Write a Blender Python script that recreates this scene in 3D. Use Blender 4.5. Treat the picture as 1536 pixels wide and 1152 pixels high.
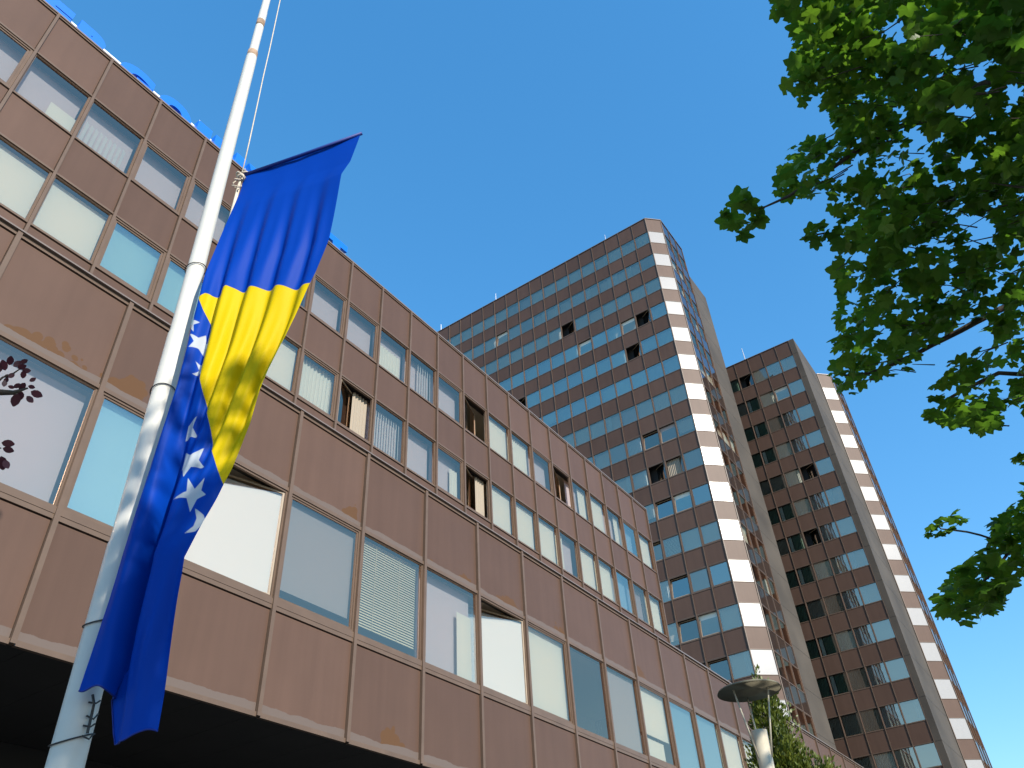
import bpy, bmesh, math, random
from mathutils import Vector, Matrix, noise
for o in list(bpy.data.objects): bpy.data.objects.remove(o)
sc = bpy.context.scene
COL = sc.collection
R_ = math.radians
rnd = random.Random(7)

# ------------------------------------------------------------------ camera
RM = ((0.57644459, -0.81551695, -0.05141736),
      (0.49654596, 0.39956533, -0.77057748),
      (0.64896359, 0.41866414, 0.63526892))
F, EYE = 1210.88, 1.6
cd = bpy.data.cameras.new('camera'); cam = bpy.data.objects.new('camera', cd); COL.objects.link(cam)
cd.sensor_width = 36; cd.lens = F / 1536 * 36; cd.clip_start = 0.05; cd.clip_end = 2000
cam.matrix_world = Matrix((
    (RM[0][0], -RM[1][0], -RM[2][0], 0), (RM[0][1], -RM[1][1], -RM[2][1], 0),
    (RM[0][2], -RM[1][2], -RM[2][2], EYE), (0, 0, 0, 1)))
sc.camera = cam

# ------------------------------------------------------------------ light
SUN_EL, SUN_AZ = 30, 198
w = bpy.data.worlds.new('World'); sc.world = w; w.use_nodes = True
nt = w.node_tree; bg = nt.nodes['Background']
sky = nt.nodes.new('ShaderNodeTexSky'); sky.sky_type = 'NISHITA'; sky.sun_disc = False
sky.sun_elevation = R_(SUN_EL); sky.sun_rotation = R_(SUN_AZ)
sky.air_density = 1.2; sky.dust_density = 0.2; sky.ozone_density = 5.0
hs = nt.nodes.new('ShaderNodeHueSaturation'); hs.inputs['Saturation'].default_value = 1.44; hs.inputs['Hue'].default_value = .499
gm = nt.nodes.new('ShaderNodeGamma'); gm.inputs[1].default_value = .7; nt.links.new(sky.outputs[0], gm.inputs[0])   # evens out the horizon glow
nt.links.new(gm.outputs[0], hs.inputs['Color'])
nt.links.new(hs.outputs[0], bg.inputs['Color']); bg.inputs['Strength'].default_value = 0.15
sd = bpy.data.lights.new('sun', 'SUN'); sd.energy = 2.55; sd.angle = R_(0.53); sd.color = (1, 0.93, 0.82)
so = bpy.data.objects.new('sun', sd); COL.objects.link(so)
SD = Vector((math.sin(R_(SUN_AZ)) * math.cos(R_(SUN_EL)), math.cos(R_(SUN_AZ)) * math.cos(R_(SUN_EL)), math.sin(R_(SUN_EL))))
so.rotation_euler = SD.to_track_quat('Z', 'Y').to_euler()
so.location = SD * 60
vs = sc.view_settings; vs.view_transform = 'Standard'; vs.look = 'None'; vs.gamma = 1; vs.use_curve_mapping = False
vs.exposure = 1.46
sc.cycles.max_bounces = 8; sc.cycles.transparent_max_bounces = 16
sc.cycles.sample_clamp_indirect = 6
sc.cycles.use_denoising = True

# ------------------------------------------------------------------ helpers
def ray(u, v):
    a, b, c = u - 768, v - 576, F
    return Vector((RM[0][i] * a + RM[1][i] * b + RM[2][i] * c for i in range(3))).normalized()
def hpoint(u, v, h):            # the point seen at u, v at horizontal distance h
    d = ray(u, v); k = h / math.hypot(d.x, d.y)
    return Vector((d.x * k, d.y * k, EYE + d.z * k))
def dpoint(u, v, dist):
    return ray(u, v) * dist + Vector((0, 0, EYE))

def tag(o, label=None, cat=None, group=None, kind=None):
    if label: o['label'] = label
    if cat: o['category'] = cat
    if group: o['group'] = group
    if kind: o['kind'] = kind
    return o
def empty(name, loc=(0, 0, 0)):
    o = bpy.data.objects.new(name, None); COL.objects.link(o); o.location = loc; o.empty_display_size = .2
    return o
class MB:
    def __init__(s): s.v = []; s.f = []; s.m = []
    def quad(s, pts, m=0):
        n = len(s.v); s.v += [tuple(p) for p in pts]; s.f.append(tuple(range(n, n + len(pts)))); s.m.append(m)
    def box(s, x0, x1, y0, y1, z0, z1, m=0):
        n = len(s.v)
        s.v += [(x, y, z) for z in (z0, z1) for y in (y0, y1) for x in (x0, x1)]
        for f in ((0, 2, 3, 1), (4, 5, 7, 6), (0, 1, 5, 4), (2, 6, 7, 3), (0, 4, 6, 2), (1, 3, 7, 5)):
            s.f.append(tuple(n + i for i in f)); s.m.append(m)
    def tube(s, pts, rad, n=8, m=0, cap=True):
        pts = [Vector(p) for p in pts]
        rads = rad if isinstance(rad, (list, tuple)) else [rad] * len(pts)
        base = len(s.v); up = Vector((0.13, 0.21, 0.97))
        for i, p in enumerate(pts):
            t = (pts[min(i + 1, len(pts) - 1)] - pts[max(i - 1, 0)])
            t = t.normalized() if t.length > 1e-9 else Vector((0, 0, 1))
            a = t.cross(up)
            if a.length < 1e-3: a = t.cross(Vector((1, 0, 0)))
            a.normalize(); b = t.cross(a)
            for k in range(n):
                q = 2 * math.pi * k / n
                s.v.append(tuple(p + (a * math.cos(q) + b * math.sin(q)) * rads[i]))
        for i in range(len(pts) - 1):
            for k in range(n):
                k2 = (k + 1) % n
                s.f.append((base + i * n + k, base + i * n + k2, base + (i + 1) * n + k2, base + (i + 1) * n + k)); s.m.append(m)
        if cap:
            s.f.append(tuple(base + k for k in range(n - 1, -1, -1))); s.m.append(m)
            e = base + (len(pts) - 1) * n
            s.f.append(tuple(e + k for k in range(n))); s.m.append(m)
    def mesh(s, name, mats, smooth=False):
        me = bpy.data.meshes.new(name); me.from_pydata(s.v, [], s.f)
        for x in (mats if isinstance(mats, (list, tuple)) else [mats]): me.materials.append(x)
        if any(s.m): me.polygons.foreach_set('material_index', s.m)
        if smooth: me.polygons.foreach_set('use_smooth', [True] * len(s.f))
        me.update(); return me
    def build(s, name, mats, parent=None, smooth=False, loc=None, rot=None):
        return link(name, s.mesh(name, mats, smooth), parent, loc, rot)
def link(name, me, parent=None, loc=None, rot=None):
    o = bpy.data.objects.new(name, me); COL.objects.link(o)
    if parent: o.parent = parent
    if loc is not None: o.location = loc
    if rot is not None: o.rotation_euler = (0, 0, rot)
    return o

# ------------------------------------------------------------------ materials
def mat(name, col, rough=.5, metal=0, spec=.5, var=0., scale=3., bump=0., bscale=40., coord='Object'):
    m = bpy.data.materials.new(name); m.use_nodes = True
    n = m.node_tree; b = n.nodes['Principled BSDF']
    b.inputs['Base Color'].default_value = (*col, 1); b.inputs['Roughness'].default_value = rough
    b.inputs['Metallic'].default_value = metal; b.inputs['Specular IOR Level'].default_value = spec
    tc = n.nodes.new('ShaderNodeTexCoord')
    if var:
        no = n.nodes.new('ShaderNodeTexNoise'); no.inputs['Scale'].default_value = scale; no.inputs['Detail'].default_value = 5
        n.links.new(tc.outputs[coord], no.inputs['Vector'])
        rp = n.nodes.new('ShaderNodeMapRange'); rp.inputs[1].default_value = .25; rp.inputs[2].default_value = .75
        rp.inputs[3].default_value = 1 - var; rp.inputs[4].default_value = 1 + var
        n.links.new(no.outputs[0], rp.inputs[0])
        mx = n.nodes.new('ShaderNodeMix'); mx.data_type = 'RGBA'; mx.blend_type = 'MULTIPLY'; mx.inputs[0].default_value = 1
        mx.inputs[6].default_value = (*col, 1); n.links.new(rp.outputs[0], mx.inputs[7])
        n.links.new(mx.outputs[2], b.inputs['Base Color'])
    if bump:
        no = n.nodes.new('ShaderNodeTexNoise'); no.inputs['Scale'].default_value = bscale; no.inputs['Detail'].default_value = 4
        n.links.new(tc.outputs[coord], no.inputs['Vector'])
        bp = n.nodes.new('ShaderNodeBump'); bp.inputs['Strength'].default_value = bump; bp.inputs['Distance'].default_value = .02
        n.links.new(no.outputs[0], bp.inputs['Height']); n.links.new(bp.outputs[0], b.inputs['Normal'])
    return m
def glass(name, tint, refl, rough=.015, base=(.8, .85, .85)):
    m = bpy.data.materials.new(name); m.use_nodes = True; n = m.node_tree; n.nodes.clear()
    out = n.nodes.new('ShaderNodeOutputMaterial'); mx = n.nodes.new('ShaderNodeMixShader')
    tr = n.nodes.new('ShaderNodeBsdfTransparent'); tr.inputs[0].default_value = (*base, 1)
    gl = n.nodes.new('ShaderNodeBsdfGlossy'); gl.inputs['Color'].default_value = (*tint, 1); gl.inputs['Roughness'].default_value = rough
    fr = n.nodes.new('ShaderNodeFresnel'); fr.inputs[0].default_value = 1.5
    ma = n.nodes.new('ShaderNodeMath'); ma.operation = 'MULTIPLY_ADD'; ma.inputs[1].default_value = 1 - refl; ma.inputs[2].default_value = refl
    tc = n.nodes.new('ShaderNodeTexCoord'); no = n.nodes.new('ShaderNodeTexNoise'); no.inputs['Scale'].default_value = 1.1
    n.links.new(tc.outputs['Object'], no.inputs['Vector'])
    bp = n.nodes.new('ShaderNodeBump'); bp.inputs['Strength'].default_value = .10; bp.inputs['Distance'].default_value = .02
    n.links.new(no.outputs[0], bp.inputs['Height']); n.links.new(bp.outputs[0], gl.inputs['Normal'])
    n.links.new(fr.outputs[0], ma.inputs[0]); n.links.new(ma.outputs[0], mx.inputs[0])
    n.links.new(tr.outputs[0], mx.inputs[1]); n.links.new(gl.outputs[0], mx.inputs[2]); n.links.new(mx.outputs[0], out.inputs[0])
    return m

def panel_mat(name, col, stain=False, rough=.45, spec=.15):
    m = mat(name, col, rough, var=.06, scale=.7, spec=spec)
    n = m.node_tree; b = n.nodes['Principled BSDF']
    ge = n.nodes.new('ShaderNodeNewGeometry')
    src = b.inputs['Base Color'].links[0].from_socket
    # each panel a touch different
    hv = n.nodes.new('ShaderNodeMapRange'); hv.inputs[3].default_value = .90; hv.inputs[4].default_value = 1.09
    n.links.new(ge.outputs['Random Per Island'], hv.inputs[0])
    mx = n.nodes.new('ShaderNodeMix'); mx.data_type = 'RGBA'; mx.blend_type = 'MULTIPLY'; mx.inputs[0].default_value = 1
    n.links.new(src, mx.inputs[6]); n.links.new(hv.outputs[0], mx.inputs[7]); n.links.new(mx.outputs[2], b.inputs['Base Color'])
    tc = n.nodes.new('ShaderNodeTexCoord')
    # faint rain streaks down the sheet
    mp_ = n.nodes.new('ShaderNodeMapping'); mp_.inputs['Scale'].default_value = (3.2, 3.2, .22); n.links.new(tc.outputs['Object'], mp_.inputs[0])
    sn = n.nodes.new('ShaderNodeTexNoise'); sn.inputs['Scale'].default_value = 1; sn.inputs['Detail'].default_value = 4; n.links.new(mp_.outputs[0], sn.inputs['Vector'])
    sr = n.nodes.new('ShaderNodeMapRange'); sr.inputs[1].default_value = .35; sr.inputs[2].default_value = .7; sr.inputs[3].default_value = 1.03; sr.inputs[4].default_value = .93
    n.links.new(sn.outputs[0], sr.inputs[0])
    m0 = n.nodes.new('ShaderNodeMix'); m0.data_type = 'RGBA'; m0.blend_type = 'MULTIPLY'; m0.inputs[0].default_value = 1
    n.links.new(mx.outputs[2], m0.inputs[6]); n.links.new(sr.outputs[0], m0.inputs[7]); n.links.new(m0.outputs[2], b.inputs['Base Color']); mx = m0
    # slight oil-canning of the sheet metal
    no = n.nodes.new('ShaderNodeTexNoise'); no.inputs['Scale'].default_value = .9
    n.links.new(tc.outputs['Object'], no.inputs['Vector'])
    bp = n.nodes.new('ShaderNodeBump'); bp.inputs['Strength'].default_value = .25; bp.inputs['Distance'].default_value = .03
    n.links.new(no.outputs[0], bp.inputs['Height']); n.links.new(bp.outputs[0], b.inputs['Normal'])
    if stain:
        at = n.nodes.new('ShaderNodeAttribute'); at.attribute_name = 'bottom'
        n2 = n.nodes.new('ShaderNodeTexNoise'); n2.inputs['Scale'].default_value = 1.3; n2.inputs['Detail'].default_value = 6; n2.inputs['Roughness'].default_value = .55
        n.links.new(tc.outputs['Object'], n2.inputs['Vector'])
        # weathered grey lip along the bottom
        l1 = n.nodes.new('ShaderNodeMath'); l1.operation = 'MULTIPLY_ADD'; l1.inputs[1].default_value = .22; n.links.new(n2.outputs[0], l1.inputs[0]); l1.inputs[2].default_value = .06
        c1 = n.nodes.new('ShaderNodeMath'); c1.operation = 'LESS_THAN'; n.links.new(at.outputs['Fac'], c1.inputs[0]); n.links.new(l1.outputs[0], c1.inputs[1])
        m1 = n.nodes.new('ShaderNodeMix'); m1.data_type = 'RGBA'; m1.inputs[7].default_value = (.125, .095, .08, 1)
        n.links.new(mx.outputs[2], m1.inputs[6]); n.links.new(c1.outputs[0], m1.inputs[0])
        # flaked orange-brown patches above it
        n3 = n.nodes.new('ShaderNodeTexNoise'); n3.inputs['Scale'].default_value = .55; n3.inputs['Detail'].default_value = 1
        n.links.new(tc.outputs['Object'], n3.inputs['Vector'])
        vo = n.nodes.new('ShaderNodeTexVoronoi'); vo.inputs['Scale'].default_value = 5; n.links.new(tc.outputs['Object'], vo.inputs['Vector'])
        a3 = n.nodes.new('ShaderNodeMapRange'); a3.inputs[1].default_value = .47; a3.inputs[2].default_value = .72; a3.inputs[3].default_value = 0; a3.inputs[4].default_value = 1.1
        n.links.new(n3.outputs[0], a3.inputs[0])
        a4 = n.nodes.new('ShaderNodeMath'); a4.operation = 'MULTIPLY_ADD'; a4.inputs[1].default_value = -.45; n.links.new(vo.outputs['Distance'], a4.inputs[0]); n.links.new(a3.outputs[0], a4.inputs[2])
        c2 = n.nodes.new('ShaderNodeMath'); c2.operation = 'LESS_THAN'; n.links.new(at.outputs['Fac'], c2.inputs[0]); n.links.new(a4.outputs[0], c2.inputs[1])
        c3 = n.nodes.new('ShaderNodeMath'); c3.operation = 'GREATER_THAN'; n.links.new(at.outputs['Fac'], c3.inputs[0]); n.links.new(l1.outputs[0], c3.inputs[1])
        c4 = n.nodes.new('ShaderNodeMath'); c4.operation = 'MULTIPLY'; n.links.new(c2.outputs[0], c4.inputs[0]); n.links.new(c3.outputs[0], c4.inputs[1])
        m2 = n.nodes.new('ShaderNodeMix'); m2.data_type = 'RGBA'; m2.inputs[7].default_value = (.10, .05, .022, 1)
        n.links.new(m1.outputs[2], m2.inputs[6]); n.links.new(c4.outputs[0], m2.inputs[0]); n.links.new(m2.outputs[2], b.inputs['Base Color'])
    return m

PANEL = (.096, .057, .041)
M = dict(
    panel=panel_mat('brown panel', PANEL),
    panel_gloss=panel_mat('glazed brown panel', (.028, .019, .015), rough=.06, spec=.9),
    panel_low=panel_mat('brown panel weathered', PANEL, True),
    frame=mat('bronze aluminium', (.118, .079, .056), .42, spec=.25, var=.12, scale=2),
    sash=mat('sunlit tan sash', (.30, .23, .16), .4, var=.1),  # open sashes only: sunlight on the frame put into a lighter colour
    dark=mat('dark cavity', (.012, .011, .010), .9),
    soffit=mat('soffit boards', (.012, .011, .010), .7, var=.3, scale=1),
    slab=mat('ceiling', (.70, .62, .50), .8),
    inner=mat('inner wall', (.55, .46, .34), .85),
    white=mat('white glazed panel', (.31, .30, .29), .25, var=.03),
    concrete=mat('board marked concrete', (.056, .046, .036), .85, var=.38, scale=.28, bump=.3, bscale=3),
    roof=mat('roof felt', (.10, .10, .10), .9),
    coping=mat('metal coping', (.16, .125, .105), .35, var=.08),
    blind=mat('pale roller blind', (.70, .69, .60), .8),
    blind_white=mat('white blind', (.72, .72, .70), .7),
    blind_grey=mat('grey screen blind', (.36, .31, .29), .8),
    fill_lav=mat('lavender fill blind', (.56, .47, .48), .8),  # added behind the glass to brighten the panes
    fill_pale=mat('pale fill blind', (.70, .60, .48), .85),  # added behind tower glass, stands in for whitish sky reflection
    venetian=mat('beige slats', (.70, .64, .46), .6),
    curtain=mat('net curtain', (.70, .69, .60), .85),
    curtain_d=mat('brown curtain', (.30, .25, .19), .85),
    green=mat('green drape', (.08, .15, .10), .8),
    glass=glass('window glass', (1.0, .68, .49), .34),
    glass_t=glass('tinted pale blue glass', (1.0, .84, .66), .52, base=(.6, .8, .82)),
    glass_g=glass('grey coated glass', (1.0, .72, .52), .46),
    glass_d=glass('clear glass', (.95, .8, .68), .16),
    pole=mat('white pole paint', (.56, .54, .48), .45, var=.05, scale=4, bump=.04, bscale=30),
    rust=mat('rusty paint', (.30, .20, .13), .85, var=.75, scale=14),
    rope=mat('rope', (.55, .48, .38), .9, var=.2, scale=60),
    wire=mat('dark wire', (.03, .03, .03), .6),
    letter=mat('blue sign enamel', (.0, .13, .60), .4),
    rail=mat('white rail', (.82, .82, .82), .5),
    lampgrey=mat('lamp paint', (.17, .155, .11), .85, spec=.2, var=.1, scale=5),
    lampwhite=mat('lamp cream', (.46, .41, .31), .5, var=.08, scale=6),
    steel=mat('galvanised rod', (.45, .45, .45), .4, .6),
    bark=mat('bark', (.055, .042, .03), .9, var=.35, scale=8, bump=.6, bscale=25),
    paving=mat('grey paving', (.10, .10, .095), .85, var=.2, scale=1.5, bump=.2, bscale=6),
)

# ------------------------------------------------------------------ ground
U = 1.5                                   # one window module in metres
def W(x, y, z): return (x * U, y * U, z * U + EYE)
g = MB(); g.quad([(-900, -900, 0), (900, -900, 0), (900, 900, 0), (-900, 900, 0)])
tag(g.build('ground', M['paving']), kind='structure')

# ------------------------------------------------------------------ facade kit (local x along wall, y into the building, z up)
def corrug(x0, x1, z0, z1, y, amp, pitch, seed=0):
    m = MB(); r = random.Random(seed); n = max(4, int((x1 - x0) / pitch * 6)); base = 0
    ph = r.random() * 6
    for i in range(n + 1):
        x = x0 + (x1 - x0) * i / n
        yy = y + amp * math.sin(ph + x / pitch * 6.283 + .6 * math.sin(x * 5 + ph))
        m.v += [(x, yy, z0), (x, yy, z1)]
    for i in range(n): m.f.append((2 * i, 2 * i + 2, 2 * i + 3, 2 * i + 1)); m.m.append(0)
    return m
CACHE = {}
def cached(key, fn):
    if key not in CACHE: CACHE[key] = fn()
    return CACHE[key]

def win_meshes(wd, ht, state, cover, gl, detail=True):
    """(window frame mesh, pane mesh, matrix of pane, list of (name, mesh)) in the local frame of one opening."""
    op = state != 'fixed'
    ft = .03 if not op else .055
    def frame():
        m = MB(); a = ft
        m.box(0, a, -.012 if op else .0, .06, 0, ht); m.box(wd - a, wd, -.012 if op else .0, .06, 0, ht)
        m.box(a, wd - a, -.012 if op else .0, .06, 0, a); m.box(a, wd - a, -.012 if op else .0, .06, ht - a, ht)
        return m.mesh('window', M['frame'])
    fr = cached(('f', wd, ht, op), frame)
    pw, ph = wd - 2 * ft, ht - 2 * ft
    def pane():
        m = MB(); s = .05 if op else .012
        k = 1
        m.box(0, s, -.018, .022, 0, ph, k); m.box(pw - s, pw, -.018, .022, 0, ph, k)
        m.box(s, pw - s, -.018, .022, 0, s, k); m.box(s, pw - s, -.018, .022, ph - s, ph, k)
        m.quad([(s, 0, s), (pw - s, 0, s), (pw - s, 0, ph - s), (s, 0, ph - s)], 0)
        if state == 'turnw': m.quad([(s, .016, s), (pw - s, .016, s), (pw - s, .016, ph - s - .06), (s, .016, ph - s - .06)], 2)   # white film inside the sash
        return m.mesh('pane', [M[gl], M['sash'] if state[:4] in ('tilt', 'turn') else M['frame'], M['blind_white']])
    pn = cached(('p', wd, ht, op, state[:4] in ('tilt', 'turn'), state == 'turnw', gl), pane)
    T = Matrix.Translation((ft, .03, ft))
    if state == 'tilt': T = T @ Matrix.Rotation(-R_(7), 4, 'X')
    if state == 'turn': T = T @ Matrix.Rotation(R_(19), 4, 'Z')
    if state == 'turnw': T = T @ Matrix.Translation((pw, 0, 0)) @ Matrix.Rotation(-R_(15), 4, 'Z') @ Matrix.Translation((-pw, 0, 0))
    if state == 'turnr': T = T @ Matrix.Translation((pw, 0, 0)) @ Matrix.Rotation(-R_(30), 4, 'Z') @ Matrix.Translation((-pw, 0, 0))
    cv = []
    y = .17
    for c in cover:
        kind, f0, f1, h0, h1 = c[:5]
        x0, x1, z0, z1 = .02 + (wd - .04) * f0, .02 + (wd - .04) * f1, ht * h0, ht * h1
        key = ('c', wd, ht) + tuple(c)
        if kind in ('blind', 'blind_white', 'blind_grey', 'fill_lav', 'fill_pale'):
            def mk():
                yy = y + (.16 if kind in ('fill_lav', 'fill_pale') else 0)
                m = MB(); m.box(x0, x1, yy, yy + .008, z0, z1); m.box(x0, x1, yy - .012, yy + .02, z0 - .02, z0); return m.mesh('blind', M[kind])
            nm = 'blind'
        elif kind == 'venetian':
            def mk():
                m = MB(); n = 34 if detail else 16; st = (z1 - z0) / n
                for i in range(n):
                    z = z0 + i * st
                    m.quad([(x0, y, z), (x1, y, z), (x1, y + .035, z + st * .86), (x0, y + .035, z + st * .86)])
                for q in (.3, .7):
                    xx = x0 + (x1 - x0) * q; m.box(xx - .005, xx + .005, y - .012, y - .006, z0, z1)
                return m.mesh('blind', M['venetian'])
            nm = 'blind'
        elif kind == 'vertical':
            def mk():
                m = MB(); n = max(4, int((x1 - x0) / .115)); st = (x1 - x0) / n
                for i in range(n):
                    x = x0 + i * st
                    m.quad([(x, y, z0), (x + st * .74, y + .05, z0), (x + st * .74, y + .05, z1), (x, y, z1)])
                return m.mesh('blind', M['blind_white'])
            nm = 'blind'
        else:
            def mk():
                return corrug(x0, x1, z0, z1, y + .04, .022, .13, hash(key) % 99).mesh('curtain', M[kind])
            nm = 'curtain'
        cv.append((nm, cached(key, mk)))
    return fr, pn, T, cv

def add_window(parent, base, wd, ht, state, cover, gl, detail=True):
    fr, pn, T, cv = win_meshes(round(wd, 3), round(ht, 3), state, cover, gl, detail)
    o = link('window', fr, parent); o.matrix_local = base
    p = link('pane', pn, o); p.matrix_local = T
    for nm, me in cv: link(nm, me, o)
    return o
def merge_window(acc, base, wd, ht, state, cover, gl):
    fr, pn, T, cv = win_meshes(round(wd, 3), round(ht, 3), state, cover, gl, False)
    for me, mt in [(fr, base), (pn, base @ T)] + [(me, base) for _, me in cv]:
        off = len(acc.v)
        acc.v += [tuple(mt @ v.co) for v in me.vertices]
        for pl in me.polygons:
            acc.f.append(tuple(off + i for i in pl.vertices)); acc.m.append(acc.slot(me.materials[pl.material_index]))
class Acc(MB):
    def __init__(s): super().__init__(); s.mats = []
    def slot(s, m):
        if m not in s.mats: s.mats.append(m)
        return s.mats.index(m)

def wall_matrix(x, y, rot): return Matrix.Translation((x, y, 0)) @ Matrix.Rotation(rot, 4, 'Z')

def facade(parent, mw, x0, ncol, cw, bands, mull=.06, mp=.06, th=.05, tp=.03, panel='panel', backing=True, zmul=None, endm=(True, True), stain=False):
    """bands: list of (z0, z1, kind) top to bottom in metres. Builds panels, transoms, mullions; returns window openings."""
    bk = MB(); wins = []
    x1 = x0 + ncol * cw
    for r, (z0, z1, kind) in enumerate(bands):
        pm = MB(); bott = []
        for c in range(ncol):
            a, b = x0 + c * cw + mull / 2, x0 + (c + 1) * cw - mull / 2
            if kind == 'p':
                n0 = len(pm.v); pm.box(a + .008, b - .008, 0, .04, z0 + th / 2, z1 - th / 2 - .022)
                bott += [v[2] - z0 - th / 2 for v in pm.v[n0:]]
            elif kind == 'white':
                n0 = len(pm.v); pm.box(a + .004, b - .004, .01, .04, z0 + th / 2, z1 - th / 2)
            else:
                wins.append((r, c, a, z0 + th / 2, b - a, z1 - z0 - th))
        if pm.v:
            o = pm.build('spandrel_band' if kind == 'p' else 'white_panel', M[panel if kind == 'p' else 'white'], parent); o.matrix_local = mw
            if stain:
                at = o.data.attributes.new('bottom', 'FLOAT', 'POINT'); at.data.foreach_set('value', bott)
        if backing and kind != 'w': bk.box(x0, x1, .055, .30, z0, z1)
    zs = sorted({round(z, 4) for b in bands for z in b[:2]})
    zt, zb = zmul or (zs[-1], zs[0])
    if backing: b = bk.build('spandrel_backing', M['dark'], parent); b.matrix_local = mw
    for z in zs:
        t = MB()
        for c in range(ncol):
            t.box(x0 + c * cw + mull / 2, x0 + (c + 1) * cw - mull / 2, -tp, .05, z - th / 2, z + th / 2)
        t = t.build('transom', M['frame'], parent); t.matrix_local = mw
    for c in range(ncol + 1):
        if (c == 0 and not endm[0]) or (c == ncol and not endm[1]): continue
        m = MB(); x = x0 + c * cw
        m.box(x - mull / 2, x + mull / 2, -mp, .055, zb, zt)
        m = m.build('mullion', M['frame'], parent); m.matrix_local = mw
    return wins

# ------------------------------------------------------------------ low office wing
X0, D = 1.33037, 9.4267
LX, LW = 7.5164, 1.74293
ZU = (13.7599, 12.5929, 11.4605, 10.515, 9.3346)
ZL = (9.04, 7.411, 5.3419, 3.7651)
zw = lambda z: z * U + EYE
wing = empty('office_wing', W(10, D + 3, -EYE / U))
wl = lambda x, y, rot: wing.matrix_world.inverted() @ wall_matrix(x, y, rot)
bpy.context.view_layer.update()
K0, K1 = -6, 21
mwU = wl(0, D * U, 0)
bands = [(zw(ZU[1]), zw(ZU[0]), 'p'), (zw(ZU[2]), zw(ZU[1]), 'w'), (zw(ZU[3]), zw(ZU[2]), 'p'), (zw(ZU[4]), zw(ZU[3]), 'w'), (zw(9.10), zw(ZU[4]), 'p')]
winsU = facade(wing, mwU, (X0 + K0) * U, K1 - K0, U, bands, mull=.065, mp=.075, th=.055, tp=.035, zmul=(zw(ZU[0]) + .03, zw(9.06)))
M0, M1 = -6, 21
bandsL = [(zw(ZL[1]), zw(ZL[0]), 'p'), (zw(ZL[2]), zw(ZL[1]), 'w'), (zw(ZL[3]), zw(ZL[2]), 'p')]
xl0 = (LX + M0 * LW) * U
winsL = facade(wing, mwU, xl0, M1 - M0, LW * U, bandsL, mull=.10, mp=.085, th=.10, tp=.04, panel='panel_low', zmul=(zw(9.10), zw(ZL[3]) - .03), stain=True)
# sill boards under the big windows and the deep ledge over the lower storey
for c in range(M1 - M0):
    b = MB(); a = xl0 + c * LW * U + .05
    b.box(a, a + LW * U - .10, -.05, .05, zw(ZL[2]) + .053, zw(ZL[2]) + .20)
    b = b.build('sill', M['frame'], wing); b.matrix_local = mwU
lx1 = (X0 + K1) * U
b = MB(); b.box(xl0, xl0 + (M1 - M0) * LW * U, -.11, .055, zw(ZL[0]) + .052, zw(9.10)); b = b.build('ledge', M['coping'], wing); b.matrix_local = mwU
# coping, roofs, ends, floors, interior
b = MB(); b.box((X0 + K0) * U, lx1 + .05, -.06, .40, zw(ZU[0]) + .031, zw(ZU[0]) + .085); b = b.build('coping', M['coping'], wing); b.matrix_local = mwU
b = MB(); b.box(lx1 + .06, xl0 + (M1 - M0) * LW * U, -.06, .40, zw(9.10) + .004, zw(9.10) + .07); b = b.build('coping', M['coping'], wing); b.matrix_local = mwU
b = MB()
b.box((X0 + K0) * U, lx1 - .02, .40, 11, zw(ZU[0]) - .5, zw(ZU[0]) - .1)
b.box(lx1, xl0 + (M1 - M0) * LW * U, .40, .55, zw(9.1) - .5, zw(9.1) - .1)
b.box(lx1, 33.2 * U, .55, 11, zw(9.1) - .5, zw(9.1) - .1)
b = b.build('roof', M['roof'], wing); b.matrix_local = mwU
b = MB(); b.box(lx1 - .02, lx1 + .05, -.05, 11, zw(9.1) + .08, zw(ZU[0]) + .03); b = b.build('end_wall', M['panel'], wing); b.matrix_local = mwU
b = MB()
for z0, z1 in ((ZU[3], ZU[2]), (ZL[1], 9.33), (ZU[1], ZU[0])):
    b.box((X0 + K0) * U, lx1 - .03, .31, 4.2, zw(z0) + .15, zw(z1) - .52)
b.box(lx1, xl0 + (M1 - M0) * LW * U, .31, 1.2, zw(ZL[1]) + .15, zw(9.1) - .52)
b = b.build('floor_slab', M['slab'], wing); b.matrix_local = mwU
b = MB(); b.box((X0 + K0) * U, lx1 - .04, 4.21, 4.4, zw(ZL[3]), zw(ZU[0]) - .6)
b.box(lx1, xl0 + (M1 - M0) * LW * U, 1.21, 1.3, zw(ZL[3]), zw(9.1) - .6)
b = b.build('inner_wall', M['inner'], wing); b.matrix_local = mwU
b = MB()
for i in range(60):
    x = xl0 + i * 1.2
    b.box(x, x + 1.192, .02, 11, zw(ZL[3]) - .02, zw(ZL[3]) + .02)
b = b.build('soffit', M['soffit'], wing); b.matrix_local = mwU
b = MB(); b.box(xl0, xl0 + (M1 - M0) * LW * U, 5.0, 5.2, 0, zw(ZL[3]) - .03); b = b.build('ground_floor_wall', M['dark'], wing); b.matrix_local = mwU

C = lambda *a: [tuple(x) for x in a]
full = lambda k: C((k, 0, 1, .0, .98))
UP = {}   # (row, bay k): (state, cover, glass)
def up(r, k, st='fixed', cv=(), gl='glass'): UP[(r, k)] = (st, list(cv), gl)
up(0, -1, 'shut', [], 'glass'); up(0, 0, 'fixed', C(('blind', .55, 1, 0, .45))); up(0, 1, 'fixed', C(('vertical', 0, .9, 0, .6)))
up(0, 2, 'shut'); up(0, 3, 'shut'); up(0, 4, 'fixed', full('curtain')); up(0, 5, 'fixed'); up(0, 6, 'shut'); up(0, 7, 'shut')
up(0, 8, 'fixed', C(('curtain', .0, .9, 0, .7))); up(0, 9, 'fixed', C(('vertical', .45, 1, 0, .95))); up(0, 10, 'shut')
up(0, 11, 'turn', C(('curtain_d', 0, .35, 0, .98)), 'glass'); up(0, 12, 'fixed', full('blind')); up(0, 13, 'fixed', full('curtain'))
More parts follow.
